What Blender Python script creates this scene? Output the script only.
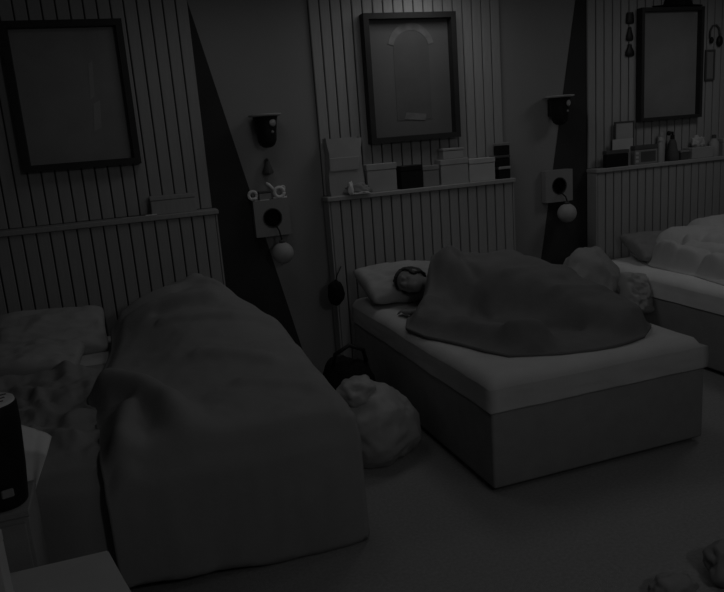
import bpy, bmesh, math, random
from mathutils import Vector, Matrix, noise
random.seed(7)
for o in list(bpy.data.objects): bpy.data.objects.remove(o)
S = bpy.context.scene
COL = S.collection

# ------------------------------------------------------------------ camera
CAMH = 1.89
FPX = 716.7
def _rot(r, p, y):
    B = Matrix(((1,0,0),(0,0,-1),(0,1,0)))
    Ry = Matrix(((math.cos(y),-math.sin(y),0),(math.sin(y),math.cos(y),0),(0,0,1)))
    Rx = Matrix(((1,0,0),(0,math.cos(p),-math.sin(p)),(0,math.sin(p),math.cos(p))))
    Rz = Matrix(((math.cos(r),-math.sin(r),0),(math.sin(r),math.cos(r),0),(0,0,1)))
    return Rz @ Rx @ B @ Ry
RC = _rot(-0.07679, 0.22316, 0.32544)
cd = bpy.data.cameras.new('camera'); cam = bpy.data.objects.new('camera', cd); COL.objects.link(cam)
cd.sensor_fit = 'HORIZONTAL'; cd.sensor_width = 36.0; cd.lens = FPX/724*36.0
cd.clip_start = 0.05; cd.clip_end = 50
M3 = Matrix((RC[0], -RC[1], -RC[2])).transposed()
cam.matrix_world = Matrix.Translation((0,0,CAMH)) @ M3.to_4x4()
S.camera = cam
def px(x, y, Y):            # the point at depth Y (distance along the floor to the far wall) seen at pixel x, y
    d = RC.transposed() @ Vector(((x-362)/FPX, (y-296)/FPX, 1.0))
    t = Y/d.y
    return Vector((d.x*t, Y, CAMH+d.z*t))

# ------------------------------------------------------------------ world, lights, exposure
W = bpy.data.worlds.new('world'); S.world = W; W.use_nodes = True
W.node_tree.nodes['Background'].inputs[0].default_value = (1,1,1,1)
W.node_tree.nodes['Background'].inputs[1].default_value = 0.02
S.view_settings.view_transform = 'Standard'; S.view_settings.look = 'None'
S.view_settings.gamma = 1.0; S.view_settings.use_curve_mapping = False
S.view_settings.exposure = 0.0
def aim(o, tgt):
    o.rotation_euler = (Vector(tgt)-o.location).to_track_quat('-Z','Y').to_euler()
def light(name, kind, loc, tgt, energy, **kw):
    l = bpy.data.lights.new(name, kind); l.energy = energy
    for k, v in kw.items(): setattr(l, k, v)
    o = bpy.data.objects.new(name, l); COL.objects.link(o); o.location = loc; aim(o, tgt); return o
light('picture_downlight', 'SPOT', (2.42,5.05,3.0), (2.40,5.33,2.4), 1.0, spot_size=math.radians(120), spot_blend=1.0, shadow_soft_size=0.04)
light('ceiling_lamp_right', 'AREA', (4.9,4.0,2.98), (4.7,4.0,0), 2.9, shape='DISK', size=0.8)
light('ceiling_lamp_middle', 'AREA', (2.4,4.75,2.98), (2.4,4.75,0), 2.2, shape='DISK', size=0.8)
light('left_fill_light', 'AREA', (.8,4.25,2.98), (.8,4.25,0), 1.0, shape='DISK', size=0.8)  # added fill that brightens the left boards, pillow and duvet
light('front_fill_light', 'AREA', (2.2,1.4,2.98), (2.2,1.4,0), 1.2, shape='DISK', size=1.2)  # added weak fill over the front half of the room
light('night_fill_light', 'AREA', (1.8,-.8,2.75), (1.2,5.2,1.6), 4.8, shape='DISK', size=0.5)  # added frontal fill, modelled on a night camera's infrared lamp

# ------------------------------------------------------------------ materials
MATS = {}
def mat(name, v, rough=0.85, var=0.08, scale=20.0, bump=0.0, bscale=80.0, spec=0.2, stretch=None, metal=0.0):
    m = bpy.data.materials.new(name); m.use_nodes = True
    nt = m.node_tree; N = nt.nodes; b = N['Principled BSDF']
    b.inputs['Roughness'].default_value = rough; b.inputs['Specular IOR Level'].default_value = spec
    b.inputs['Metallic'].default_value = metal
    tc = N.new('ShaderNodeTexCoord'); src = tc.outputs['Object']
    if stretch:
        mp = N.new('ShaderNodeMapping'); mp.inputs['Scale'].default_value = stretch
        nt.links.new(src, mp.inputs['Vector']); src = mp.outputs['Vector']
    n = N.new('ShaderNodeTexNoise'); n.inputs['Scale'].default_value = scale; n.inputs['Detail'].default_value = 4
    nt.links.new(src, n.inputs['Vector'])
    r = N.new('ShaderNodeValToRGB')
    lo, hi = v*(1-var), v*(1+var)
    r.color_ramp.elements[0].position = 0.3; r.color_ramp.elements[1].position = 0.7
    r.color_ramp.elements[0].color = (lo,lo,lo,1); r.color_ramp.elements[1].color = (hi,hi,hi,1)
    nt.links.new(n.outputs['Fac'], r.inputs['Fac']); nt.links.new(r.outputs['Color'], b.inputs['Base Color'])
    if bump:
        n2 = N.new('ShaderNodeTexNoise'); n2.inputs['Scale'].default_value = bscale; n2.inputs['Detail'].default_value = 3
        nt.links.new(src, n2.inputs['Vector'])
        bp = N.new('ShaderNodeBump'); bp.inputs['Strength'].default_value = bump; bp.inputs['Distance'].default_value = 0.01
        nt.links.new(n2.outputs['Fac'], bp.inputs['Height']); nt.links.new(bp.outputs['Normal'], b.inputs['Normal'])
    MATS[name] = m; return m
mat('wall_paint', .29, .9, .03, 3)
mat('board_paint', .36, .6, .06, 12, .05, 60, stretch=(6,6,.5))
mat('groove_black', .07, .95)
mat('black_paint', .05, .9, .1, 3, spec=.05)
mat('ceiling_paint', .5, .95, .02, 2)
mat('carpet', .30, 1.0, .10, 60, .35, 220, spec=.05)
mat('frame_black', .035, .55, .1, 8, spec=.2)
mat('print_grey', .145, .5, .05, 4)
mat('print_arch', .128, .5, .08, 6)
mat('print_cap', .19, .5, .25, 14)
mat('print_mid', .23, .45, .08, 4)
mat('reflection_tone', .34, .5, .1, 6)  # paler grey for the reflection painted on the left print
mat('print_pale', .42, .5, .08, 9)
mat('print_dark', .27, .4, .08, 5)
mat('sheet', .56, .9, .04, 6, .15, 30, spec=.1)
mat('sheet_bright', .80, .9, .04, 6, .15, 30, spec=.1)
mat('duvet', .30, .9, .05, 5, .2, 18, spec=.1)
mat('blanket', .19, .95, .08, 6, .2, 25, spec=.05)
mat('pillow_case', .42, .9, .05, 6, .2, 20, spec=.1)
mat('divan', .30, .95, .06, 10, .15, 150, spec=.05)
mat('white_gloss', .62, .4, .03, 5)
mat('off_white', .5, .7, .05, 8)
mat('mid_grey', .26, .7, .08, 8)
mat('pale_grey', .38, .7, .06, 8)
mat('dark_grey', .09, .7, .1, 8)
mat('black_plastic', .010, .5, .1, 10, spec=.3)
mat('black_soft', .018, .95, .15, 10, .2, 40, spec=.05)
mat('beanbag_cloth', .32, .9, .06, 6, .2, 20)
mat('skin', .24, .6, .05, 10, .05, 90)
mat('hair', .06, .6, .2, 8, .5, 90, stretch=(1,1,8))
mat('shirt', .22, .95, .06, 10, .2, 50)
mat('bag_plastic', .40, .45, .08, 6, .25, 14)
mat('globe_grey', .40, .5, .02, 4)
mat('globe_white', .75, .35, .02, 4)

# ------------------------------------------------------------------ helpers
def new_obj(name, me, m, parent=None, smooth=False):
    o = bpy.data.objects.new(name, me); COL.objects.link(o)
    if m: me.materials.clear(); me.materials.append(MATS[m])
    if parent: o.parent = parent
    if smooth:
        for p in me.polygons: p.use_smooth = True
    return o
def obj(name, bm, m, parent=None, smooth=False, ang=None):
    bmesh.ops.recalc_face_normals(bm, faces=bm.faces)
    me = bpy.data.meshes.new(name); bm.to_mesh(me); bm.free()
    o = new_obj(name, me, m, parent, smooth or ang is not None)
    if ang is not None: me.set_sharp_from_angle(angle=math.radians(ang))
    return o
def tag(o, label, cat, group=None):
    o['label'] = label; o['category'] = cat
    if group: o['group'] = group
    return o
def struct(o):
    o['kind'] = 'structure'; return o
def thing(name, label, cat, loc=(0,0,0), group=None, rz=0.0):
    o = bpy.data.objects.new(name, None); COL.objects.link(o); o.location = loc; o.rotation_euler = (0,0,rz)
    o.empty_display_size = .1
    return tag(o, label, cat, group)
def box(bm, x0, x1, y0, y1, z0, z1, bev=0.0, seg=1):
    r = bmesh.ops.create_cube(bm, size=1.0)
    vs = r['verts']
    for v in vs:
        v.co = Vector((x0 if v.co.x < 0 else x1, y0 if v.co.y < 0 else y1, z0 if v.co.z < 0 else z1))
    if bev:
        es = list({e for v in vs for e in v.link_edges})
        bmesh.ops.bevel(bm, geom=es, offset=bev, segments=seg, affect='EDGES', profile=.6)
    return bm
def BX(*a, **k):
    bm = bmesh.new(); box(bm, *a, **k); return bm
def lathe(prof, n=28, axis=None, ang0=0, ang1=2*math.pi):
    bm = bmesh.new(); rows = []
    full = abs(ang1-ang0-2*math.pi) < 1e-6
    cnt = n if full else n+1
    for r, z in prof:
        rows.append([bm.verts.new((max(r,1e-4)*math.cos(ang0+(ang1-ang0)*i/n), max(r,1e-4)*math.sin(ang0+(ang1-ang0)*i/n), z)) for i in range(cnt)])
    for a, b in zip(rows, rows[1:]):
        for i in range(n):
            j = (i+1) % cnt
            bm.faces.new((a[i], a[j], b[j], b[i]))
    bmesh.ops.remove_doubles(bm, verts=bm.verts, dist=2e-4)
    return bm
def tube(bm, pts, r, n=8):
    pts = [Vector(p) for p in pts]; rows = []
    rs = r if isinstance(r, (list, tuple)) else [r]*len(pts)
    for i, p in enumerate(pts):
        d = (pts[min(i+1, len(pts)-1)]-pts[max(i-1, 0)]).normalized()
        a = d.orthogonal().normalized() if i == 0 else (a - d*a.dot(d)).normalized()
        b = d.cross(a)
        rows.append([bm.verts.new(p + (a*math.cos(2*math.pi*k/n) + b*math.sin(2*math.pi*k/n))*rs[i]) for k in range(n)])
    for u, v in zip(rows, rows[1:]):
        for k in range(n): bm.faces.new((u[k], u[(k+1) % n], v[(k+1) % n], v[k]))
    bm.faces.new(rows[0][::-1]); bm.faces.new(rows[-1])
    return bm
def ball(bm, c, r, sub=2):
    res = bmesh.ops.create_icosphere(bm, subdivisions=sub, radius=1.0)
    rr = r if isinstance(r, (list, tuple)) else (r, r, r)
    for v in res['verts']: v.co = Vector((v.co.x*rr[0]+c[0], v.co.y*rr[1]+c[1], v.co.z*rr[2]+c[2]))
    return res['verts']
def prism(poly, y0, y1):    # polygon in x-z, extruded along y
    bm = bmesh.new()
    a = [bm.verts.new((x, y0, z)) for x, z in poly]; b = [bm.verts.new((x, y1, z)) for x, z in poly]
    bm.faces.new(a); bm.faces.new(b[::-1])
    for i in range(len(poly)):
        j = (i+1) % len(poly); bm.faces.new((a[i], a[j], b[j], b[i]))
    return bm
def move(bm, M):
    bmesh.ops.transform(bm, matrix=M, verts=bm.verts); return bm
def TR(x=0, y=0, z=0): return Matrix.Translation((x, y, z))
def RT(deg, ax): return Matrix.Rotation(math.radians(deg), 4, ax)
def fbm(x, y, z, oct=3):
    return noise.fractal(Vector((x, y, z)), 1.0, 2.0, oct)
def smooth01(t):
    t = max(0.0, min(1.0, t)); return t*t*(3-2*t)
def ridge_h(x, y, ridges):
    tot = 0.0
    for pts, pw in ridges:
        best = 0.0
        for (ax, ay, ah, aw), (bx_, by_, bh, bw) in zip(pts, pts[1:]):
            dx, dy = bx_-ax, by_-ay; L = dx*dx+dy*dy
            t = max(0.0, min(1.0, ((x-ax)*dx+(y-ay)*dy)/L))
            d = math.hypot(x-ax-dx*t, y-ay-dy*t); h = ah+(bh-ah)*t; w = aw+(bw-aw)*t
            v = h*math.exp(-(d/w)**pw)
            if abs(v) > abs(best): best = v
        tot += best
    return tot
def grid(name, nu, nv, fn, m, thick=0.0, parent=None, off=1.0):
    bm = bmesh.new()
    V = [[bm.verts.new(fn(i/nu, j/nv)) for i in range(nu+1)] for j in range(nv+1)]
    for j in range(nv):
        for i in range(nu):
            bm.faces.new((V[j][i], V[j][i+1], V[j+1][i+1], V[j+1][i]))
    me = bpy.data.meshes.new(name); bm.to_mesh(me); bm.free()
    o = new_obj(name, me, m, parent, True)
    if thick:
        md = o.modifiers.new('thickness', 'SOLIDIFY'); md.thickness = thick; md.offset = off
    return o
def lerp_poly(pts, t):
    n = len(pts)-1; f = min(t*n, n-1e-6); i = int(f); k = f-i
    return tuple(a+(b-a)*k for a, b in zip(pts[i], pts[i+1]))
def pillow_bm(L, Wd, T, seed, n=36, wr=.020):
    bm = bmesh.new(); rows = {}
    for side in (1, -1):
        for j in range(n+1):
            for i in range(n+1):
                u, v = i/n*2-1, j/n*2-1
                if side == -1 and (i in (0, n) or j in (0, n)): continue
                e = ((1-abs(u)**2.4)*(1-abs(v)**2.4))**.42
                pin = 1-.10*(1-abs(v)**2)*abs(u)**6; pin2 = 1-.10*(1-abs(u)**2)*abs(v)**6
                w = fbm(u*2.2+seed, v*2.2, seed*.7+side)*wr*min(1, e*1.5)
                w -= abs(fbm(u*1.6-seed, v*3.4, seed))*wr*1.3*e
                cr = 1-.10*abs(u*v)**3
                rows[(side, i, j)] = bm.verts.new((u*L/2*pin*cr, v*Wd/2*pin2*cr, side*(T/2*e)+w))
    def g(s, i, j): return rows.get((s, i, j)) or rows[(1, i, j)]
    for s in (1, -1):
        for j in range(n):
            for i in range(n):
                f = (g(s,i,j), g(s,i+1,j), g(s,i+1,j+1), g(s,i,j+1))
                bm.faces.new(f if s == 1 else f[::-1])
    return bm
def lump_bm(rx, ry, rz, seed, amp=.25, sub=4, flat=True, freq=1.6):
    bm = bmesh.new(); bmesh.ops.create_icosphere(bm, subdivisions=sub, radius=1.0)
    for v in bm.verts:
        d = v.co.normalized()
        k = 1 + amp*fbm(d.x*freq+seed, d.y*freq, d.z*freq, 4) - amp*.6*abs(fbm(d.x*freq*1.7, d.y*freq*1.7+seed, d.z*freq*1.7, 3))
        c = Vector((d.x*rx*k, d.y*ry*k, d.z*rz*k))
        if flat and c.z < -rz*.72: c.z = -rz*.72
        v.co = c
    z0 = min(v.co.z for v in bm.verts)
    for v in bm.verts: v.co.z -= z0
    return bm

# ------------------------------------------------------------------ the room
XL, XR, YB, YW, ZC = -2.6, 6.7, -1.0, 5.42, 3.06
struct(obj('floor', BX(XL-.1, XR+.1, YB-.1, YW+.1, -.1, 0), 'carpet'))
struct(obj('ceiling', BX(XL-.1, XR+.1, YB-.1, YW+.1, ZC, ZC+.1), 'ceiling_paint'))
wall = struct(obj('wall_back', BX(XL-.1, XR+.1, YW, YW+.1, 0, ZC), 'wall_paint'))
struct(obj('wall_left', BX(XL-.1, XL, YB, YW, 0, ZC), 'wall_paint'))
struct(obj('wall_right', BX(XR, XR+.1, YB, YW, 0, ZC), 'wall_paint'))
struct(obj('wall_front', BX(XL-.1, XR+.1, YB-.1, YB, 0, ZC), 'wall_paint'))
# black wedges painted boards between the panelled bays
obj('black_wedge_panel', prism([(.709,0),(1.338,0),(.709,2.875)], YW-.008, YW), 'black_paint', wall)
obj('black_wedge_panel', prism([(3.412,0),(4.014,0),(4.014,ZC),(3.955,ZC)], YW-.008, YW), 'black_paint', wall)

ZL = 1.432                    # top of the ledges
LF = 5.265                     # front face of the low panelled units
BW = .0875                    # board pitch
BAYS = [(-.93, .709), (1.575, 3.175), (4.014, 5.65)]
def board_mesh(name, w, d, h):
    bm = BX(-w/2, w/2, -d/2, d/2, 0, h, bev=.004)
    me = bpy.data.meshes.new(name); bm.to_mesh(me); bm.free(); me.materials.append(MATS['board_paint']); return me
unit_label = ['pale grooved headboard unit with empty-ended ledge behind the heaped duvet',
              'pale grooved headboard unit crowded with boxes behind the middle bed',
              'pale grooved headboard unit behind the bright rumpled bed']
for k, (x0, x1) in enumerate(BAYS):
    n = 19; p = (x1-x0)/n
    up = board_mesh('board', p-.009, .022, ZC-ZL-.002)
    obj('board_backing', BX(x0, x1, YW-.004, YW, ZL, ZC), 'groove_black', wall)
    for i in range(n):
        b = bpy.data.objects.new('board', up); COL.objects.link(b); b.parent = wall
        b.location = (x0+p*(i+.5), YW-.011-.004, ZL+.001)
    u = thing('headboard_unit', unit_label[k], 'headboard', ((x0+x1)/2, LF+.1, 0), 'panelled headboard units along the wall')
    hw = (x1-x0)/2-.002
    q = 2*hw/n
    lo = board_mesh('board', q-.009, .022, ZL-.036)
    obj('carcass', BX(-hw, hw, -.1+.024, 5.393-LF-.1, 0, ZL-.036), 'groove_black', u)
    for sx in (-1, 1):
        obj('side_panel', BX(min(sx*hw, sx*(hw+.012)), max(sx*hw, sx*(hw+.012)), -.098, 5.393-LF-.1, 0, ZL-.036), 'board_paint', u)
    for i in range(n):
        b = bpy.data.objects.new('board', lo); COL.objects.link(b); b.parent = u
        b.location = (-hw+q*(i+.5), -.1+.012, 0)
    obj('ledge', BX(-hw-.022, hw+.022, -.118, 5.393-LF-.1, ZL-.035, ZL, bev=.005), 'board_paint', u)

# ------------------------------------------------------------------ framed pictures
def picture(x0, x1, z0, z1, label, art, fw=.042, dep=.085):
    t = thing('picture_frame', label, 'picture', ((x0+x1)/2, 5.39, z0), 'framed pictures on the panelled wall')
    hw, h = (x1-x0)/2, z1-z0; yb, yf = 0.003, -dep
    def bar(pts):
        obj('frame_bar', prism(pts, yf, yb), 'frame_black', t)
    bar([(-hw,0),(hw,0),(hw-fw,fw),(-hw+fw,fw)]); bar([(-hw,h),(hw,h),(hw-fw,h-fw),(-hw+fw,h-fw)])
    bar([(-hw,0),(-hw+fw,fw),(-hw+fw,h-fw),(-hw,h)]); bar([(hw,0),(hw-fw,fw),(hw-fw,h-fw),(hw,h)])
    pr = obj('print', BX(-hw+fw-.004, hw-fw+.004, -.012, 0, fw-.004, h-fw+.004), art, t)
    return t, pr, hw, h
t1, p1, hw, h = picture(-.505, .2475, 1.80, 2.755, 'black-framed dark print with a faint painted reflection streak, above the duvet-covered bed', 'print_dark')
obj('reflection_streak', prism([(.10,.24),(.15,.26),(.165,.44),(.12,.42)], -.0145, -.012), 'reflection_tone', p1)  # reflection on the glossy picture, painted as two pale strips
obj('reflection_streak', prism([(.105,.45),(.135,.47),(.155,.70),(.125,.68)], -.0145, -.012), 'reflection_tone', p1)
t2, p2, hw, h = picture(1.968, 2.735, 1.80, 2.755, 'black-framed grey print with a pale arch shape, lit from above', 'print_grey')
def arch(w0, zb, zs, w1=None, n=16):
    o = [(-w0, zb)] + [(-w0*math.cos(math.pi*i/n), zs+w0*1.05*math.sin(math.pi*i/n)) for i in range(n+1)] + [(w0, zb)]
    return o
obj('arch_shape', prism([(x+.02, z) for x, z in arch(.15, .16, .70)], -.0145, -.012), 'print_arch', p2)
cap = [(.02-.195*math.cos(math.pi*i/16), .70+.19*math.sin(math.pi*i/16)) for i in range(1, 16)] + [(.02+.15*math.cos(math.pi*i/16), .70+.135*math.sin(math.pi*i/16)) for i in range(1, 16)]
obj('arch_cap', prism(cap, -.017, -.012), 'print_cap', p2)
obj('arch_base', prism([(-.07,.17),(.11,.15),(.12,.20),(-.05,.22)], -.017, -.0145), 'print_cap', p2)
picture(4.525, 5.205, 1.80, 2.755, 'black-framed plain grey print with small dark items hung beside it', 'print_mid', .03, .065)

# ------------------------------------------------------------------ wall sconces
def sconce(x, z, label):
    t = thing('wall_sconce', label, 'sconce', (x, 5.30, z), 'black wall sconces')
    obj('shade', lathe([(.001,-.235),(.03,-.232),(.055,-.215),(.068,-.185),(.074,-.12),(.082,-.05),(.092,-.012),(.084,-.012),(.07,-.06),(.06,-.18),(.001,-.2)]), 'black_plastic', t, ang=50)
    obj('rim', lathe([(.086,-.014),(.118,-.008),(.121,0),(.117,.006),(.086,.0),(.086,-.014)]), 'pale_grey', t, ang=50)
    obj('mounting_plate', BX(-.045, .045, .075, .116, -.16, -.02, bev=.006), 'black_plastic', t)
    obj('lens', move(lathe([(.001,.012),(.022,.008),(.03,0),(.001,0)], 16), TR(.035,-.072,-.06) @ RT(90,'X') @ RT(24,'Y')), 'pale_grey', t, True)  # pale disc painted as the glossy highlight on the black cup
    obj('highlight_dot', move(lathe([(.001,.008),(.010,.005),(.012,0),(.001,0)], 12), TR(.03,-.068,-.125) @ RT(90,'X')), 'mid_grey', t, True)  # smaller painted highlight below the first
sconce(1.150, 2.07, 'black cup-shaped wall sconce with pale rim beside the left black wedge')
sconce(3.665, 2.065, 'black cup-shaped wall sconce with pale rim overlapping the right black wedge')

ZBX = 1.452
# ------------------------------------------------------------------ wall boxes with round holes and hanging globes
def hole_box(x, z1, label):
    w, h, d, r = .272, .275, .065, .068; n = 32
    t = thing('wall_box', label, 'wall box', (x, YW-.008-d, z1-h), 'pale wall boxes with a round hole')
    bm = bmesh.new(); cz = h*.5
    def sq(a):
        c, s = math.cos(a), math.sin(a); k = max(abs(c)/(w/2), abs(s)/(h/2)); return c/k, s/k
    A = [i*2*math.pi/n+math.pi/4 for i in range(n)]
    O = [bm.verts.new((sq(a)[0], 0, cz+sq(a)[1])) for a in A]
    I = [bm.verts.new((r*math.cos(a), 0, cz+r*math.sin(a))) for a in A]
    D = [bm.verts.new((sq(a)[0], d, cz+sq(a)[1])) for a in A]
    for i in range(n):
        j = (i+1) % n
        bm.faces.new((O[i], O[j], I[j], I[i])); bm.faces.new((O[i], D[i], D[j], O[j]))
    bm.faces.new(D)
    obj('body', bm, 'wall_paint', t)
    c = move(lathe([(.001,.055),(r,.055),(r,.001),(r+.006,-.003),(r+.006,.0)], 32), TR(0,0,cz) @ RT(-90,'X'))
    obj('round_recess', c, 'black_soft', t, ang=40)
    return t
hole_box(px(271,203,5.35).x, ZBX, 'pale wall box with dark round hole and trinkets on top, left one')
hole_box(px(558,171,5.35).x+.01, ZBX, 'bare-topped pale wall box with dark round hole on the right black wedge')
def globe(x, z, y, zt, label):
    t = thing('hanging_globe', label, 'globe', (x, y, z), 'pale globes hanging under the wall boxes')
    bm = bmesh.new(); ball(bm, (0,0,0), .082, 3); obj('globe', bm, 'globe_grey', t, True)
    bm = bmesh.new(); tube(bm, [(0,0,.08),(0,0,.11),(-.012,.0,zt-z-.03),(-.02,.05,zt-z),(-.02,.115,zt-z+.006)], .006); obj('cord', bm, 'black_plastic', t, True)
    bm = lathe([(.001,.10),(.018,.10),(.022,.078),(.001,.078)], 14); obj('cap', bm, 'dark_grey', t, True)
globe(px(283,253,5.26).x, px(283,253,5.26).z, 5.26, ZBX-.195, 'pale globe hanging on a cord against the left black wedge')
globe(px(567,213,5.26).x, px(567,213,5.26).z, 5.26, ZBX-.195, 'pale globe hanging on a cord against the right black wedge')
# trinkets on the left box
def torus(bm, c, R_, r, n=18, m_=8, M=Matrix.Identity(4)):
    pts = [M @ Vector((R_*math.cos(2*math.pi*i/n), 0, R_*math.sin(2*math.pi*i/n))) + Vector(c) for i in range(n+1)]
    return tube(bm, pts, r, m_)
zb = ZBX
bm = bmesh.new(); torus(bm, (0,0,.040), .030, .012); torus(bm, (.012,.01,.012), .02, .010, M=RT(80,'X'))
o = obj('ring_trinket', bm, 'globe_white', None, True); o.location = (1.015, 5.385, zb+.002)
tag(o, 'small white ring-shaped trinket on the wall box, nearest the black wedge', 'trinket', 'trinkets on the wall box')
bm = bmesh.new(); torus(bm, (.0,0,.048), .036, .014); tube(bm, [(-.03,.01,.06),(-.07,.015,.11),(-.09,.02,.125)], [.012,.013,.010]); torus(bm, (.03,.0,.078), .014, .008)
tube(bm, [(-.05,0,.008),(.055,0,.008)], .008)
o = obj('bow_trinket', bm, 'globe_white', None, True); o.location = (1.215, 5.366, zb)
tag(o, 'white bow-like trinket with a slanted arm on the wall box', 'trinket', 'trinkets on the wall box')
t = thing('jewellery_box', 'little grey box between white trinkets on the wall box', 'box', (1.105, 5.385, zb))
obj('body', BX(-.045,.045,-.022,.022,0,.05,bev=.004), 'mid_grey', t); obj('lid', BX(-.048,.048,-.024,.024,.051,.066,bev=.004), 'dark_grey', t)
t = thing('paper_slip', 'thin pale slip of paper at the front of the wall box top', 'paper', (1.08, 5.356, zb))
obj('sheet', BX(-.06,.05,-.006,.006,0,.004), 'globe_white', t); obj('fold', move(BX(-.06,-.02,-.006,.006,0,.003), TR(.0,0,.004) @ RT(-8,'Y')), 'globe_white', t)
t = thing('cone_ornament', 'small dark cone-shaped ornament on the wall under the left sconce', 'ornament', (1.15, 5.385, 1.645))
obj('cone', lathe([(.001,.115),(.012,.11),(.028,.05),(.044,.008),(.040,0),(.001,0)], 18), 'dark_grey', t, ang=50)
obj('hanger', move(lathe([(.001,.03),(.005,.03),(.005,-.025),(.001,-.025)], 8), TR(0,.01,.10) @ RT(90,'X')), 'black_plastic', t)

# ------------------------------------------------------------------ beds
def rbox(x0, x1, y0, y1, z0, z1, r, seg=4):
    return BX(x0, x1, y0, y1, z0, z1, bev=r, seg=seg)
def bed(x0, x1, y0, y1, label, sheet, zb=.455, zt=.632):
    t = thing('bed', label, 'bed', ((x0+x1)/2, (y0+y1)/2, 0), 'beds along the wall')
    hx, hy = (x1-x0)/2, (y1-y0)/2
    obj('base', rbox(-hx+.005, hx-.005, -hy+.008, hy, .03, zb, .018, 3), 'divan', t, ang=40)
    for sx in (-1, 1):
        for sy in (-1, 1):
            obj('foot', move(lathe([(.03,0),(.034,.031),(.001,.031)], 12), TR(sx*(hx-.1), sy*(hy-.1), 0)), 'black_plastic', t)
    # mattress with softly rolled edges and a slightly uneven top
    bm = bmesh.new(); box(bm, -hx-.004, hx+.004, -hy-.004, hy, zb+.001, zt)
    bmesh.ops.subdivide_edges(bm, edges=bm.edges[:], cuts=32, use_grid_fill=True)
    for v in bm.verts:
        ex = hx+.004-abs(v.co.x); ey = hy+.004-abs(v.co.y) if v.co.y < 0 else 1; r = .09
        d = math.hypot(max(0, r-ex), max(0, r-ey)); k = min(1, d/r)
        v.co.z -= (1-math.sqrt(max(0, 1-k*k)))*.05*((v.co.z-zb)/(zt-zb))**3
        v.co.z += .008*fbm(v.co.x*3+x0, v.co.y*3, .3)*max(0,(v.co.z-zb)/(zt-zb))
        if ex < .01: v.co.x += .006*fbm(v.co.y*4, v.co.z*9, x0)
        if ey < .01 and v.co.y < 0: v.co.y += .006*fbm(v.co.x*4, v.co.z*9, x0)
    obj('mattress', bm, sheet, t, True)
    return t
bed(-.88, .90, 3.02, 5.19, 'wide low bed almost hidden under a heaped grey duvet', 'sheet')
bed(1.662, 3.04, 3.022, 5.19, 'middle bed with pale fitted sheet and dark upholstered base', 'sheet')
bed(3.926, 5.276, 3.032, 5.19, 'bed with bright sheet and rumpled pale bedding at the right edge', 'sheet_bright')

def place_pillow(L, Wd, T, seed, loc, rot, m, label, name='pillow', group=None):
    o = obj(name, pillow_bm(L, Wd, T, seed), m, None, True)
    o.location = loc; o.rotation_euler = [math.radians(a) for a in rot]
    return tag(o, label, 'pillow', group)
place_pillow(.74, .46, .20, 1.3, (-.48, 4.96, .765), (30, 3, 3), 'pillow_case', 'plump grey pillow leaning on the boards beside the heaped duvet', group='pillows')
place_pillow(.66, .44, .17, 4.1, (-.60, 4.62, .70), (8, 4, -8), 'pillow_case', 'flatter grey pillow lying below the plump one on the wide bed', group='pillows')
place_pillow(.80, .46, .18, 2.2, (2.04, 4.96, .765), (24, 3, 5), 'pillow_case', 'grey pillow under the sleeping person, leaning on the headboard', group='pillows')
place_pillow(.68, .45, .17, 6.4, (4.45, 4.95, .74), (20, 4, -6), 'mid_grey', 'darker grey pillow behind the rumpled bedding of the right bed', group='pillows')

# duvet over the wide bed: heaped at the head, hanging over the right side and the foot
XE, YF, ZT = .905, 2.965, .655
R1 = [([(.36,5.0,.255,.45),(.43,4.74,.25,.43),(.52,4.35,.16,.42),(.58,3.9,.08,.38),(.6,3.4,.03,.3)], 3),
      ([(.58,5.0,.06,.2),(.58,4.5,.04,.2)], 2),
      ([(-.13,3.72,.12,.10),(.02,3.45,.14,.09),(.13,3.20,.13,.08),(.17,3.03,.05,.08)], 2),
      ([(-.06,3.3,.06,.05),(-.10,2.95,.06,.05)], 2),
      ([(-.02,4.84,.05,.03),(.30,4.82,.045,.028),(.5,4.88,.03,.03)], 2), ([(.0,4.74,.045,.025),(.3,4.64,.045,.03),(.55,4.55,.03,.04)], 2), ([(.30,4.96,.03,.03),(.62,4.78,.03,.035),(.78,4.5,.02,.04)], 2),
      ([(.2,4.45,.03,.03),(.6,4.25,.035,.04),(.8,4.2,.02,.04)], 2), ([(.35,3.9,.025,.05),(.7,3.6,.025,.05)], 2), ([(.5,3.4,.02,.05),(.8,3.2,.025,.05)], 2),
      ([(.2,4.60,-.03,.05),(.55,4.45,-.02,.05)], 2)]
xl_pts = [(5.04,-.10),(4.6,-.12),(4.15,-.20),(3.7,-.24),(3.3,-.20),(2.9,-.185)]
def xl(b):
    for (b0, x0), (b1, x1) in zip(xl_pts, xl_pts[1:]):
        if b >= b1: return x0+(x1-x0)*max(0,(b0-b))/(b0-b1)
    return xl_pts[-1][1]
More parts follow.
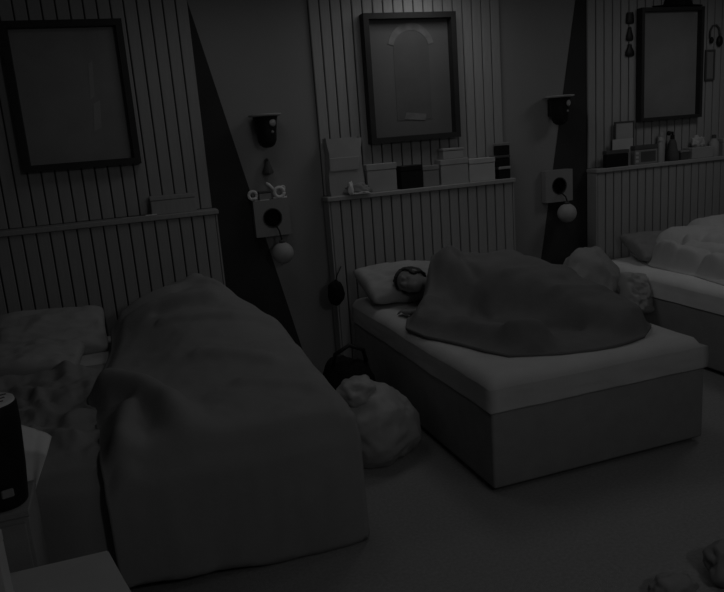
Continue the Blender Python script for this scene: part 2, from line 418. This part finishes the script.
def duvet(u, v):
    b = 5.05 - v*(5.05-YF+.63)          # arclength from the head over the foot edge
    yb = max(b, YF); oy = max(0.0, YF-b)
    a0 = xl(yb); aw = XE+.60
    a = a0 + u*(aw-a0)
    x = min(a, XE); ox = max(0.0, a-XE)
    top = ZT + .03 + ridge_h(x, yb, R1) + .012*fbm(x*4, yb*4, 1.7) 
    er = smooth01((x-a0)/.10)                               # rolled left edge
    top -= (1-er)*.05
    head = smooth01((5.05-b)/.10); top -= (1-head)*.10
    # rounded shoulders at the side and the foot
    rs = .09
    kx = max(0, 1-(XE-x)/rs) if ox == 0 else 1; ky = max(0, 1-(yb-YF)/rs) if oy == 0 else 1
    k = min(1, math.hypot(kx, ky)); top -= (1-math.sqrt(max(0, 1-k*k)))*.06
    shr = .18*smooth01((yb-4.35)/.6)                        # the side pulls in towards the head
    drop = max(ox, oy)
    z = top-drop
    low = .022+.07*smooth01((.7-x)/.9) + .01*fbm(x*5, yb*5, 4)
    z = max(z, low + .0*drop)
    hang = smooth01(drop/.12)
    th = math.atan2(oy, ox) if drop > 0 else 0.0
    r_ = (.022 + .010*fbm(x*3.5+7, yb*3.5, z*.6))*hang if drop > 0 else 0.0
    X = x - shr*smooth01((x-.45)/.5) + r_*math.cos(th)
    Y = yb - r_*math.sin(th)*1.4
    return (X, Y, z)
o = grid('duvet', 150, 170, duvet, 'duvet', .02, None, -1.0)
tag(o, 'big grey duvet heaped near the boards and hanging over the bed foot to the floor', 'duvet')

# crumpled sheet on the left half of the wide bed
R2 = [([(-.75,4.35,.05,.05),(-.3,4.3,.06,.06)], 2), ([(-.6,4.05,.06,.05),(-.28,3.9,.05,.06)], 2), ([(-.75,3.75,.06,.06),(-.45,3.6,.07,.06),(-.3,3.5,.05,.05)], 2),
      ([(-.5,3.4,.05,.06),(-.3,3.25,.07,.05)], 2), ([(-.42,4.5,.06,.04),(-.36,4.15,.06,.04)], 2), ([(-.5,3.95,.05,.035),(-.42,3.6,.05,.04)], 2), ([(-.8,3.5,.05,.06),(-.6,3.2,.05,.06)], 2)]
def crumple(u, v):
    b = 4.50-v*2.06; y = max(b, 3.005); oy = max(0, 3.005-b)
    x0 = -.84; x1 = -.13 if y < 3.6 else -.16
    x = x0+u*(x1-x0)
    e = min(1, min(u, 1-u)*8)*min(1, v*14); hang = smooth01(oy/.1)
    z = .640 + e*(.02 + .6*ridge_h(x, y, R2)*(1-.7*smooth01((3.25-y)/.25)) + (.035*abs(fbm(x*5, y*5, 2.2)) + .02*fbm(x*11, y*11, 3.2))*smooth01((y-3.0)/.2))
    z -= oy; z = max(z, .10+.02*fbm(x*4, 1, 1)); k = smooth01((3.09-y)/.085); z -= .035*k*(1-hang)+.035*hang
    return (x+.02*fbm(y*4, x*4, 1)*(1-hang), y+.02*fbm(y*4, x*4, 5)*smooth01((y-3.0)/.15)-.012*hang-(.012*math.sin(x*16)+.012)*hang, z)
o = grid('crumpled_sheet', 80, 120, crumple, 'duvet', .006); sm = o.modifiers.new('soften', 'SMOOTH'); sm.iterations = 4
tag(o, 'crumpled grey sheet bunched on the left half of the wide bed', 'sheet')
CP = [[px(8,424,3.10), px(34,427,3.10), px(52,437,3.10)], [px(10,450,2.955), px(30,450,2.95), px(47,455,2.955)], [px(18,478,2.94), px(30,478,2.935), px(40,476,2.94)], [px(26,496,2.935), px(31,497,2.935), px(34,495,2.935)]]
def corner(u, v):
    a = lerp_poly([tuple(q) for q in [r_[0] for r_ in CP]], v); m_ = lerp_poly([tuple(q) for q in [r_[1] for r_ in CP]], v); c = lerp_poly([tuple(q) for q in [r_[2] for r_ in CP]], v)
    x, y, z = lerp_poly([a, m_, c], u)
    return (x, y-.012*math.sin(u*8)*v, z+.006*math.sin(u*9))
o = grid('draped_cloth', 24, 30, corner, 'sheet_bright', .006)
tag(o, 'pale cloth corner hanging over the foot of the wide bed beside the black canister', 'cloth')

# ------------------------------------------------------------------ sleeping person in the middle bed
def capsule(bm, p0, r0, p1, r1, n=6):
    p0, p1 = Vector(p0), Vector(p1)
    for i in range(n+1):
        t = i/n; ball(bm, p0.lerp(p1, t), r0+(r1-r0)*t, 2)
def limb(bm, pts):
    for (a, ra), (b, rb) in zip(pts, pts[1:]):
        L = (Vector(a)-Vector(b)).length; capsule(bm, a, ra, b, rb, max(3, int(L/(min(ra, rb)*.45))))
def remesh(o, vox, it=4):
    md = o.modifiers.new('remesh', 'REMESH'); md.mode = 'VOXEL'; md.voxel_size = vox; md.use_smooth_shade = True
    sm = o.modifiers.new('smooth', 'SMOOTH'); sm.factor = .5; sm.iterations = it
bm = bmesh.new()
HC = Vector((1.975, 4.70, .815))
crown = Vector((-.42, .88, .14)).normalized(); face = Vector((-.86, -.42, .02)); face = (face-crown*face.dot(crown)).normalized(); side = face.cross(crown)
HM = Matrix((face, side, crown)).transposed().to_4x4(); HM = HM @ Matrix.Diagonal((1.1,1.1,1.1,1)); HM.translation = HC
def head_ball(c, r):
    s = bmesh.new(); ball(s, c, r, 3); move(s, HM); me = bpy.data.meshes.new('t'); s.to_mesh(me); s.free(); bm.from_mesh(me); bpy.data.meshes.remove(me)
head_ball((-.012,0,.025), (.098,.076,.094)); head_ball((.018,0,-.035), (.072,.060,.075)); head_ball((.055,0,-.078), (.034,.030,.026))
head_ball((.092,0,-.012), (.020,.014,.026)); head_ball((.098,0,-.026), (.016,.017,.012)); head_ball((.078,0,.028), (.020,.055,.014))
for s in (-1, 1):
    head_ball((.076,s*.030,.006), (.014,.016,.011)); head_ball((-.005,s*.078,-.005), (.018,.008,.030)); head_ball((.05,s*.038,-.025), (.026,.022,.022))
head_ball((.084,0,-.052), (.012,.024,.006)); head_ball((.082,0,-.062), (.012,.021,.006))
NK = HM @ Vector((-.035,0,-.105))
limb(bm, [(HM @ Vector((-.03,0,-.06)), .050), (NK, .048), ((2.13,4.56,.775), .062)])
limb(bm, [((2.18,4.53,.775), .105), ((2.36,4.36,.765), .120), ((2.48,4.14,.755), .108), ((2.58,3.96,.76), .118)])          # trunk
for hz, kn, an, to in (((2.58,3.92,.72),(2.56,3.62,.70),(2.68,3.36,.68),(2.66,3.26,.675)), ((2.62,3.92,.78),(2.66,3.60,.745),(2.74,3.38,.70),(2.74,3.27,.69))):
    limb(bm, [(hz,.095),(kn,.062),(an,.042),(to,.030)])
limb(bm, [((2.17,4.50,.81), .064), ((2.10,4.36,.745), .050), ((2.02,4.25,.70), .040), ((1.93,4.30,.685), .033), ((1.85,4.36,.672), .025)])   # upper arm, elbow, forearm
limb(bm, [((2.12,4.56,.71), .06), ((2.05,4.45,.69), .045), ((2.0,4.40,.68), .034)])
# hand resting on the sheet: palm, four fingers and a thumb
wr = Vector((1.85,4.36,.675)); fd = Vector((-.42,.88,-.06)).normalized(); sd = Vector((.88,.42,0)).normalized()
limb(bm, [(wr, .024), (wr+fd*.05+sd*.012, .021), (wr+fd*.085+sd*.02, .016)]); limb(bm, [(wr, .024), (wr+fd*.05-sd*.018, .021), (wr+fd*.085-sd*.024, .016)])
for k, ln in enumerate((.058, .072, .078, .068)):
    b0 = wr+fd*.085+sd*(-.030+.020*k); m0 = b0+fd*ln*.5+Vector((0,0,.008)); e0 = b0+fd*ln+Vector((0,0,-.014))
    limb(bm, [(b0,.0095),(m0,.0088),(e0,.0078)])
limb(bm, [(wr+fd*.025+sd*.02,.014),(wr+fd*.05+sd*.055,.011),(wr+fd*.085+sd*.062,.009)])
person = obj('person', bm, 'skin', None, True); remesh(person, .0065, 5)
tag(person, 'person lying asleep on their side under a dark blanket, head on the pillow', 'person')
# hair
bm = bmesh.new(); bmesh.ops.create_icosphere(bm, subdivisions=5, radius=1.0)
kill = []
for v in bm.verts:
    d = v.co.copy()
    if (d.x > .42 and d.z < .45) or d.z < -.55: kill.append(v); continue
    k = 1+.05*fbm(d.x*3, d.y*3, d.z*3)+.03*math.sin(d.y*26+d.z*7)
    v.co = Vector((d.x*.112*k-.014, d.y*.090*k, d.z*.112*k+.022))
bmesh.ops.delete(bm, geom=kill, context='VERTS'); move(bm, HM)
hr = obj('hair', bm, 'hair', person, True); md = hr.modifiers.new('t', 'SOLIDIFY'); md.thickness = .018; md.offset = -1
# sleeve
bm = bmesh.new(); limb(bm, [((2.19,4.51,.79), .086), ((2.14,4.43,.775), .072), ((2.11,4.37,.75), .060)])
sl = obj('shirt_sleeve', bm, 'shirt', person, True); remesh(sl, .009, 4)

# dark blanket over the person
RB = [([(2.28,4.76,.22,.24),(2.34,4.52,.29,.29),(2.50,4.30,.28,.30),(2.64,4.0,.25,.28),(2.70,3.7,.18,.24),(2.74,3.4,.12,.19),(2.74,3.28,.095,.15)], 4),
      ([(2.70,4.85,.14,.25),(2.85,4.4,.10,.22)], 2),
      ([(1.86,4.20,.06,.12),(1.92,3.9,.06,.12),(2.02,3.55,.07,.10),(2.12,3.36,.06,.1)], 2),
      ([(2.02,3.42,.07,.06),(2.16,3.33,.07,.06)], 2),
      ([(2.20,4.14,-.07,.05),(2.12,3.92,-.09,.05),(2.28,3.68,-.08,.05),(2.48,3.46,-.06,.05)], 2),
      ([(2.2,4.5,.03,.03),(2.7,4.4,.02,.04)], 2), ([(2.4,4.1,.02,.03),(2.85,3.95,.02,.04)], 2), ([(2.5,3.75,.02,.03),(2.8,3.6,.015,.03)], 2),
      ([(2.14,4.62,.11,.13),(2.08,4.40,.15,.14),(1.96,4.28,.09,.11)], 2.5), ([(2.10,4.66,.035,.03),(1.98,4.42,.04,.03),(1.86,4.26,.02,.03)], 2), ([(2.27,4.26,-.03,.03),(2.24,4.44,-.03,.03)], 2)]
left_c = [(2.26,4.98),(2.14,4.82),(2.04,4.63),(1.90,4.49),(1.77,4.34),(1.675,4.14),(1.70,3.90),(1.80,3.66),(1.86,3.46),(1.93,3.30),(2.13,3.20)]
right_c = [(2.95,4.98),(2.99,4.80),(3.02,4.62),(3.03,4.46),(3.04,4.30),(3.03,4.10),(2.97,3.92),(2.95,3.74),(3.00,3.55),(2.93,3.34),(2.76,3.19)]
def blanket(u, v):
    a = lerp_poly(left_c, v); b = lerp_poly(right_c, v)
    x = a[0]+(b[0]-a[0])*u; y = a[1]+(b[1]-a[1])*u
    y -= .06*math.sin(math.pi*u)*smooth01((v-.8)/.2)
    e = smooth01(min(u*(14 if v < .5 else 7+7*max(0,1-(v-.5)*6)), (1-u)*9, (1-v)*11)); 
    z = .645 + e*(.035+ridge_h(x, y, RB)+.012*fbm(x*5, y*5, 8.1)) + (1-e)*.004
    z -= .12*(1-smooth01(v*9))*smooth01((u-.35)*3); z = max(z, .650)
    return (x, y, z)
o = grid('blanket', 120, 130, blanket, 'blanket', .018, None, 1.0)
tag(o, 'dark blanket pulled over the sleeping person on the middle bed', 'blanket')

# ------------------------------------------------------------------ right bed: rumpled duvet
L3 = [((4.26,4.74),(4.24,4.36),.15,.13), ((4.50,4.86),(4.74,4.74),.24,.19), ((4.40,4.56),(4.42,4.20),.17,.14), ((4.62,4.56),(4.52,4.22),.20,.16), ((4.85,4.88),(5.2,4.90),.28,.22),
      ((4.86,4.60),(4.80,4.20),.22,.18), ((5.08,4.55),(5.08,4.1),.24,.18), ((4.22,4.12),(4.36,3.86),.15,.15), ((4.50,4.00),(4.70,3.75),.18,.18), ((4.14,3.72),(4.30,3.50),.13,.14), ((4.95,3.9),(5.1,3.55),.2,.2), ((4.5,3.6),(4.75,3.45),.14,.16)]
_r = random.Random(3)
L3 += [((a_, b_), (a_+_r.uniform(-.14,.14), b_+_r.uniform(-.14,.14)), _r.uniform(.10,.19)+.05*(a_ > 4.6), _r.uniform(.07,.12)) for a_, b_ in [(_r.uniform(4.25,5.15), _r.uniform(3.6,4.9)) for _ in range(26)]]
l3 = [(4.36,5.08),(4.20,4.92),(4.13,4.72),(4.10,4.45),(4.11,4.25),(4.07,4.05),(4.03,3.85),(4.0,3.65),(4.04,3.42)]
r3 = [(5.25,5.10),(5.27,4.9),(5.27,4.7),(5.27,4.45),(5.27,4.25),(5.27,4.05),(5.27,3.85),(5.26,3.6),(5.2,3.35)]
def duvet3(u, v):
    a = lerp_poly(l3, v); b = lerp_poly(r3, v)
    x = a[0]+(b[0]-a[0])*u; y = a[1]+(b[1]-a[1])*u
    wx = x+.03*fbm(x*4, y*4, 1.1); wy = y+.03*fbm(x*4, y*4, 6.1)
    h = .0
    for (ax, ay), (bx_, by_), hh, w in L3:
        dx, dy = bx_-ax, by_-ay; t = max(0, min(1, ((wx-ax)*dx+(wy-ay)*dy)/(dx*dx+dy*dy)))
        d = math.hypot(wx-ax-dx*t, wy-ay-dy*t)/w
        if d < 1: h = max(h, (hh+.03)*(1-d*d)**.5)
    e = smooth01(min(u*12, (1-u)*12, (1-v)*14, v*14))
    return (x, y, .643 + e*(h+.012*fbm(x*9, y*9, 5.5)))
o = grid('duvet', 130, 140, duvet3, 'sheet', .012, None, 1.0)
sm = o.modifiers.new('soften', 'SMOOTH'); sm.iterations = 1; sm.factor = .5
tag(o, 'rumpled pale duvet piled on the bright right-hand bed', 'duvet')

# ------------------------------------------------------------------ things between the beds
t = thing('stuffed_bag', 'stuffed pale plastic bag standing between the wide bed and middle bed', 'bag', (1.29, 3.80, 0), None, .4)
obj('body', lump_bm(.27, .27, .26, 3.1, .14, 5, True, 1.2), 'bag_plastic', t, True)
obj('gathered_top', move(lump_bm(.13, .12, .09, 6.6, .25, 4, True, 1.5), TR(-.08,.02,.35)), 'bag_plastic', t, True)
t = thing('holdall', 'black holdall on the floor behind the pale plastic bag', 'bag', (1.36, 4.45, 0))
bm = lump_bm(.20, .24, .25, 9.2, .15, 4); obj('body', bm, 'black_soft', t, True)
bm = bmesh.new(); tube(bm, [(-.12,-.05,.38),(-.10,-.06,.47),(0,-.07,.52),(.10,-.06,.47),(.12,-.05,.38)], .014); obj('handle', bm, 'black_plastic', t, True)
t = thing('drawstring_pouch', 'round black pouch hanging at the left side of the middle headboard', 'pouch', (1.545, 5.197, .60))
obj('body', move(lump_bm(.068, .06, .10, 5.5, .12, 4, False), TR(0,0,0)), 'black_soft', t, True)
bm = bmesh.new(); tube(bm, [(0,0,.18),(.02,0,.24),(.06,.01,.30)], .005); obj('cord', bm, 'black_plastic', t, True)
o = obj('beanbag', lump_bm(.31, .25, .49, 7.7, .10, 5), 'beanbag_cloth', None, True); o.location = (3.60, 4.86, 0)
tag(o, 'large grey beanbag heap in the gap between middle and right beds', 'beanbag')
place_pillow(.40, .36, .15, 8.8, (3.80, 4.50, .50), (70, 12, 20), 'pale_grey', 'grey cushion stuffed against the beanbag beside the right bed', 'cushion')

# ------------------------------------------------------------------ things on the middle ledge
Z = ZL
def carton(x0, x1, y0, y1, h, m, label, lid=None, name='box', cat='box', rz=0, g=None, z=None):
    t = thing(name, label, cat, ((x0+x1)/2, (y0+y1)/2, Z if z is None else z), g, math.radians(rz))
    hx, hy = (x1-x0)/2, (y1-y0)/2; lh = h*.22
    obj('body', BX(-hx, hx, -hy, hy, 0, h-lh-.002, bev=.003), m, t)
    obj('lid', BX(-hx-.003, hx+.003, -hy-.003, hy+.003, h-lh, h, bev=.003), lid or m, t)
    return t
G2 = 'boxes and things on the middle ledge'
t = thing('paper_bag', 'tall pale paper bag at the left end of the middle ledge', 'bag', (1.735, 5.335, Z), G2)
def bagside(h, w, d):
    bm = bmesh.new(); n = 10; rows = []
    for j in range(9):
        z = h*j/8; k = 1+.06*math.sin(j*.9)
        ring = [(-w*k,-d),(-w*.5*k,-d*1.05),(0,-d*1.1),(w*.5*k,-d*1.05),(w*k,-d),(w*k*.92,0),(w*k,d),(0,d),(-w*k,d),(-w*k*.92,0)]
        rows.append([bm.verts.new((x+.006*fbm(x*20,z*15,2), y+.006*fbm(x*20,z*15,7), z+(.018*fbm(x*14,3,y*9) if j == 8 else 0))) for x, y in ring])
    for a, b in zip(rows, rows[1:]):
        for i in range(n): bm.faces.new((a[i], a[(i+1) % n], b[(i+1) % n], b[i]))
    bm.faces.new(rows[0][::-1]); return bm
obj('body', bagside(.43, .135, .045), 'pale_grey', t, ang=50)
obj('front_flap', move(BX(-.13,.10,-.004,.0,0,.10,bev=.0015), TR(0.0,-.052,.19) @ RT(10,'X')), 'off_white', t)
t = thing('crumpled_wrapper', 'crumpled shiny wrapper in front of the tall paper bag', 'wrapper', (1.80, 5.258, Z), G2)
obj('body', move(lump_bm(.11, .025, .05, 2.7, .4, 4), TR(0,0,0)), 'mid_grey', t, True)
obj('torn_strip', move(lump_bm(.022, .012, .062, 5.1, .4, 3), TR(-.055,-.025,.0)), 'globe_white', t, True)
obj('torn_edge', move(lump_bm(.09, .012, .012, 6.1, .4, 3), TR(.02,-.020,.0)), 'off_white', t, True)
carton(1.90, 2.145, 5.282, 5.382, .215, 'pale_grey', 'pale grey box just right of the tall paper bag', g=G2)
carton(2.18, 2.365, 5.277, 5.377, .180, 'black_plastic', 'black box in the middle of the middle ledge', g=G2)
carton(2.372, 2.512, 5.280, 5.380, .165, 'mid_grey', 'mid grey box touching the black box', g=G2)
carton(2.53, 2.775, 5.282, 5.382, .20, 'pale_grey', 'wide pale box under a smaller box on the middle ledge', g=G2)
carton(2.56, 2.74, 5.287, 5.387, .085, 'pale_grey', 'small pale box stacked on the wide pale box', g=G2, z=Z+.201)
carton(2.785, 3.02, 5.280, 5.380, .185, 'off_white', 'whitish box near the right end of the middle ledge', g=G2)
G2b = 'stacked small dark boxes at the end of the middle ledge'
carton(3.06, 3.165, 5.282, 5.372, .10, 'black_plastic', 'small black box at the bottom of the stack on the ledge end', 'pale_grey', g=G2b)
carton(3.025, 3.165, 5.285, 5.375, .09, 'black_plastic', 'wider black box in the middle of the stack on the ledge end', 'dark_grey', g=G2b, z=Z+.101)
carton(3.065, 3.165, 5.285, 5.375, .10, 'black_plastic', 'small black box at the top of the stack on the ledge end', 'mid_grey', g=G2b, z=Z+.192)

# ------------------------------------------------------------------ things on the left ledge
carton(.27, .58, 5.285, 5.385, .13, 'board_paint', 'low pale box on the ledge above the wide bed', 'board_paint')
t = thing('envelope', 'thin pale envelope lying on the ledge in front of the low box', 'envelope', (.22, 5.268, Z))
obj('sheet', BX(-.16,.08,-.02,.02,0,.004), 'off_white', t); obj('flap', BX(.0,.08,-.022,.022,.0042,.010,bev=.001), 'globe_white', t)

# ------------------------------------------------------------------ things on the right ledge
G3 = 'clutter on the right ledge'
def card_frame(x0, x1, y, h, label):
    t = thing('photo_frame', label, 'photo frame', ((x0+x1)/2, y, Z), G3); hx = (x1-x0)/2
    for a in ((-hx,hx,0,.014),(-hx,hx,h-.014,h),(-hx,-hx+.014,.014,h-.014),(hx-.014,hx,.014,h-.014)):
        obj('frame_bar', BX(a[0],a[1],-.008,.008,a[2],a[3],bev=.002), 'dark_grey', t)
    obj('print', BX(-hx+.012,hx-.012,-.002,.006,.012,h-.012), 'pale_grey', t)
    obj('easel_leg', move(BX(-.02,.02,0,.004,0,h*.6), TR(0,.026,0) @ RT(5,'X')), 'dark_grey', t)
card_frame(4.265, 4.475, 5.356, .385, 'upright thin-framed grey card on the ledge beside the black box')
t = thing('card', 'whitish folded card standing behind the black box on the right ledge', 'card', (4.335, 5.331, Z), G3)
obj('front', move(BX(-.11,.11,-.002,.002,0,.235), RT(-1,'X')), 'off_white', t); obj('back', move(BX(-.11,.11,-.002,.002,0,.235), TR(0,.010,0) @ RT(2,'X')), 'off_white', t)
carton(4.115, 4.35, 5.272, 5.322, .145, 'black_plastic', 'flat black box at the left end of the right ledge', 'dark_grey', g=G3)
t = carton(4.42, 4.665, 5.274, 5.354, .165, 'mid_grey', 'grey patterned box beside the black box on the right ledge', 'dark_grey', g=G3)
for i in range(3): obj('side_mark', BX(-.115,-.085,-.0425,-.0395,.02+.035*i,.04+.035*i), 'off_white', t)
obj('side_mark', BX(-.06,.10,-.0425,-.0395,.02,.11), 'dark_grey', t)
def bottle(x, y, prof, m, label, capm='black_plastic', name='bottle'):
    t = thing(name, label, 'bottle' if name == 'bottle' else name.split('_')[-1], (x, y, Z), G3)
    obj('body', lathe(prof, 20), m, t, ang=40); zt_ = prof[-1][1]
    obj('cap', move(lathe([(.001,.035),(.018,.033),(.020,0),(.001,0)], 14), TR(0,0,zt_)), capm, t, ang=40)
    return t
bottle(4.705, 5.29, [(.001,0),(.026,0),(.028,.01),(.028,.15),(.012,.175),(.010,.19),(.001,.19)], 'pale_grey', 'slim pale bottle between the patterned box and the pump bottle', 'off_white')
bottle(4.765, 5.345, [(.001,0),(.03,0),(.032,.01),(.032,.19),(.014,.215),(.012,.225),(.001,.225)], 'pale_grey', 'taller pale bottle behind the pump bottle', 'pale_grey')
t = bottle(4.865, 5.315, [(.001,0),(.055,0),(.060,.012),(.058,.06),(.045,.10),(.036,.16),(.026,.185),(.012,.195),(.001,.195)], 'dark_grey', 'dark grey pump bottle under the plain grey picture')
bm = bmesh.new(); tube(bm, [(0,0,.225),(0,0,.25),(-.05,-.01,.252),(-.062,-.01,.240)], [.010,.012,.012,.009]); ball(bm, (-.045,-.005,.248), .022, 2); obj('pump_head', bm, 'black_plastic', t, True)
carton(4.93, 5.02, 5.277, 5.347, .085, 'dark_grey', 'little dark box next to the pump bottle', 'mid_grey', g=G3)
t = thing('tissue_box', 'pale tissue box with a tissue sticking up on the right ledge', 'tissue box', (5.17, 5.325, Z), G3)
obj('body', BX(-.12,.12,-.06,.06,0,.10,bev=.004), 'pale_grey', t); obj('tissue', move(lump_bm(.07,.035,.06,4.4,.5,4), TR(0,0,.095)), 'off_white', t, True)
bottle(5.345, 5.315, [(.001,0),(.04,0),(.044,.01),(.044,.13),(.03,.15),(.03,.165),(.001,.165)], 'pale_grey', 'squat pale jar right of the tissue box', 'dark_grey', 'jar')
carton(5.42, 5.62, 5.280, 5.380, .16, 'pale_grey', 'pale box at the far right end of the right ledge', g=G3)
# hung on the boards around the right picture
def hung(x, z, w, h, label, top):
    t = thing('hanging_ornament', label, 'ornament', (x, 5.385, z), 'dark items hung beside the right picture')
    obj('body', move(lathe([(.001,0),(w*.42,0),(w*.5,.012),(w*.48,h*.35),(w*top,h*.75),(w*top*.8,h*.97),(.001,h)], 16), Matrix.Diagonal((1,.35,1,1))), 'black_plastic', t, ang=50)
    obj('hook', move(lathe([(.001,.02),(.006,.02),(.006,0),(.001,0)], 8), TR(0,.006,h*.9) @ RT(90,'X')), 'dark_grey', t)
hung(4.447, 2.635, .085, .095, 'squat dark ornament, topmost of three left of the plain picture', .46)
hung(4.445, 2.495, .075, .115, 'bottle-shaped dark ornament, middle of three left of the plain picture', .26)
hung(4.447, 2.365, .095, .105, 'bell-shaped dark ornament, lowest of three left of the plain picture', .24)
t = thing('hat', 'flat dark cap hung on the boards just above the plain picture', 'hat', (4.96, 5.385, 2.775))
obj('crown', move(lathe([(.001,.09),(.08,.085),(.14,.05),(.16,0),(.001,0)], 24), Matrix.Diagonal((1,.35,1,1))), 'black_soft', t, ang=50)
obj('brim', move(lathe([(.001,-.012),(.27,-.008),(.28,.0),(.16,.008),(.001,.006)], 28), Matrix.Diagonal((1,.16,1,1))), 'black_soft', t, ang=50)
t = thing('headphones', 'dark curved headphones hung right of the plain picture', 'headphones', (5.385, 5.38, 2.47))
bm = bmesh.new(); tube(bm, [(-.06,0,.02),(-.058,0,.08),(-.03,0,.125),(.01,0,.13),(.045,0,.10),(.055,0,.05),(.055,0,.0)], .009); obj('headband', bm, 'dark_grey', t, True)
bm = bmesh.new(); ball(bm, (.05,-.004,-.01), (.034,.022,.05), 2); obj('ear_cup', bm, 'black_plastic', t, True)
bm = bmesh.new(); ball(bm, (-.045,-.004,.0), (.018,.018,.03), 2); obj('ear_cup', bm, 'black_plastic', t, True)
t = thing('small_frame', 'small narrow dark-edged frame right of the plain picture', 'frame', (5.335, 5.388, 2.12))
for a in ((-.055,.055,0,.016),(-.055,.055,.254,.27),(-.055,-.039,.016,.254),(.039,.055,.016,.254)): obj('frame_bar', BX(a[0],a[1],-.015,.002,a[2],a[3],bev=.002), 'dark_grey', t)
obj('print', BX(-.041,.041,-.006,0,.014,.256), 'print_mid', t)

# ------------------------------------------------------------------ foreground
t = thing('nightstand', 'narrow dark grey nightstand under the black canister', 'nightstand', (-.60, 2.80, 0))
obj('body', BX(-.16,.16,-.125,.125,.04,.62,bev=.004), 'divan', t); obj('top', BX(-.165,.165,-.13,.13,.621,.65,bev=.005), 'divan', t)
dr = obj('drawer', BX(-.145,.145,-.135,-.126,.40,.60,bev=.003), 'divan', t)
obj('knob', move(lathe([(.001,.03),(.014,.028),(.014,.018),(.006,.0),(.001,0)], 14), TR(0,-.135,.5) @ RT(90,'X')), 'dark_grey', dr, True)
for sx in (-1, 1):
    for sy in (-1, 1): obj('leg', BX(sx*.14-.015, sx*.14+.015, sy*.105-.015, sy*.105+.015, 0, .041), 'divan', t)
t = thing('canister', 'black cylindrical canister with pale slotted top at the left edge', 'canister', (-.524, 2.765, .651))
obj('body', lathe([(.001,0),(.074,0),(.080,.008),(.092,.14),(.101,.30),(.101,.385),(.097,.392),(.001,.392)], 40), 'black_plastic', t, ang=40)
top = obj('top_disc', move(lathe([(.001,.012),(.086,.012),(.094,.008),(.096,0),(.001,0)], 40), TR(0,0,.392)), 'globe_white', t, ang=40)
for i in range(3):
    for s in (-1, 1): obj('slot', move(BX(-.018,.018,-.005,.005,0,.002), TR(.035*s+.012,-.045+.04*i,.4035) @ RT(20,'Z')), 'dark_grey', top)
obj('clip', move(BX(-.012,.03,-.012,.004,0,.03,bev=.004), TR(.02,-.092,.06) @ RT(15,'Z')), 'mid_grey', t)
tb = thing('side_table', 'low pale side table cut off at the bottom left corner', 'table', (-.55, 2.3, 0))
bm = bmesh.new()
pts = [(-.45,-.35),(.50,-.35),(.43,0),(.358,.31),(-.45,.325)]
a = [bm.verts.new((x,y,.42)) for x, y in pts]; b = [bm.verts.new((x,y,.45)) for x, y in pts]
bm.faces.new(a[::-1]); bm.faces.new(b)
for i in range(5): bm.faces.new((a[i], a[(i+1)%5], b[(i+1)%5], b[i]))
bmesh.ops.bevel(bm, geom=bm.edges[:], offset=.004, segments=2, affect='EDGES')
obj('table_top', bm, 'sheet', tb)
for x, y in ((-.40,-.30),(.42,-.30),(.30,.26),(-.40,.27)): obj('leg', BX(x-.02,x+.02,y-.02,y+.02,0,.421), 'off_white', tb)
t = thing('white_carton', 'upright white carton on the side table at the left edge', 'carton', (-.56, 2.31, .45))
obj('body', BX(-.085,.085,-.05,.05,0,.26,bev=.003), 'white_gloss', t); obj('lid', BX(-.086,.086,-.051,.051,.261,.30,bev=.003), 'white_gloss', t)
o = obj('cloth_bundle', lump_bm(.10, .07, .055, 1.9, .22, 4), 'mid_grey', None, True); o.location = (1.88, 2.0, 0)
tag(o, 'pale crumpled cloth on the floor at the bottom edge, left of the other', 'cloth', 'cloth bundles on the floor')
o = obj('cloth_bundle', lump_bm(.13, .12, .09, 8.3, .22, 4), 'mid_grey', None, True); o.location = (2.19, 1.99, 0); o.rotation_euler = (0,0,.6)
tag(o, 'pale crumpled cloth on the floor in the bottom right corner', 'cloth', 'cloth bundles on the floor')
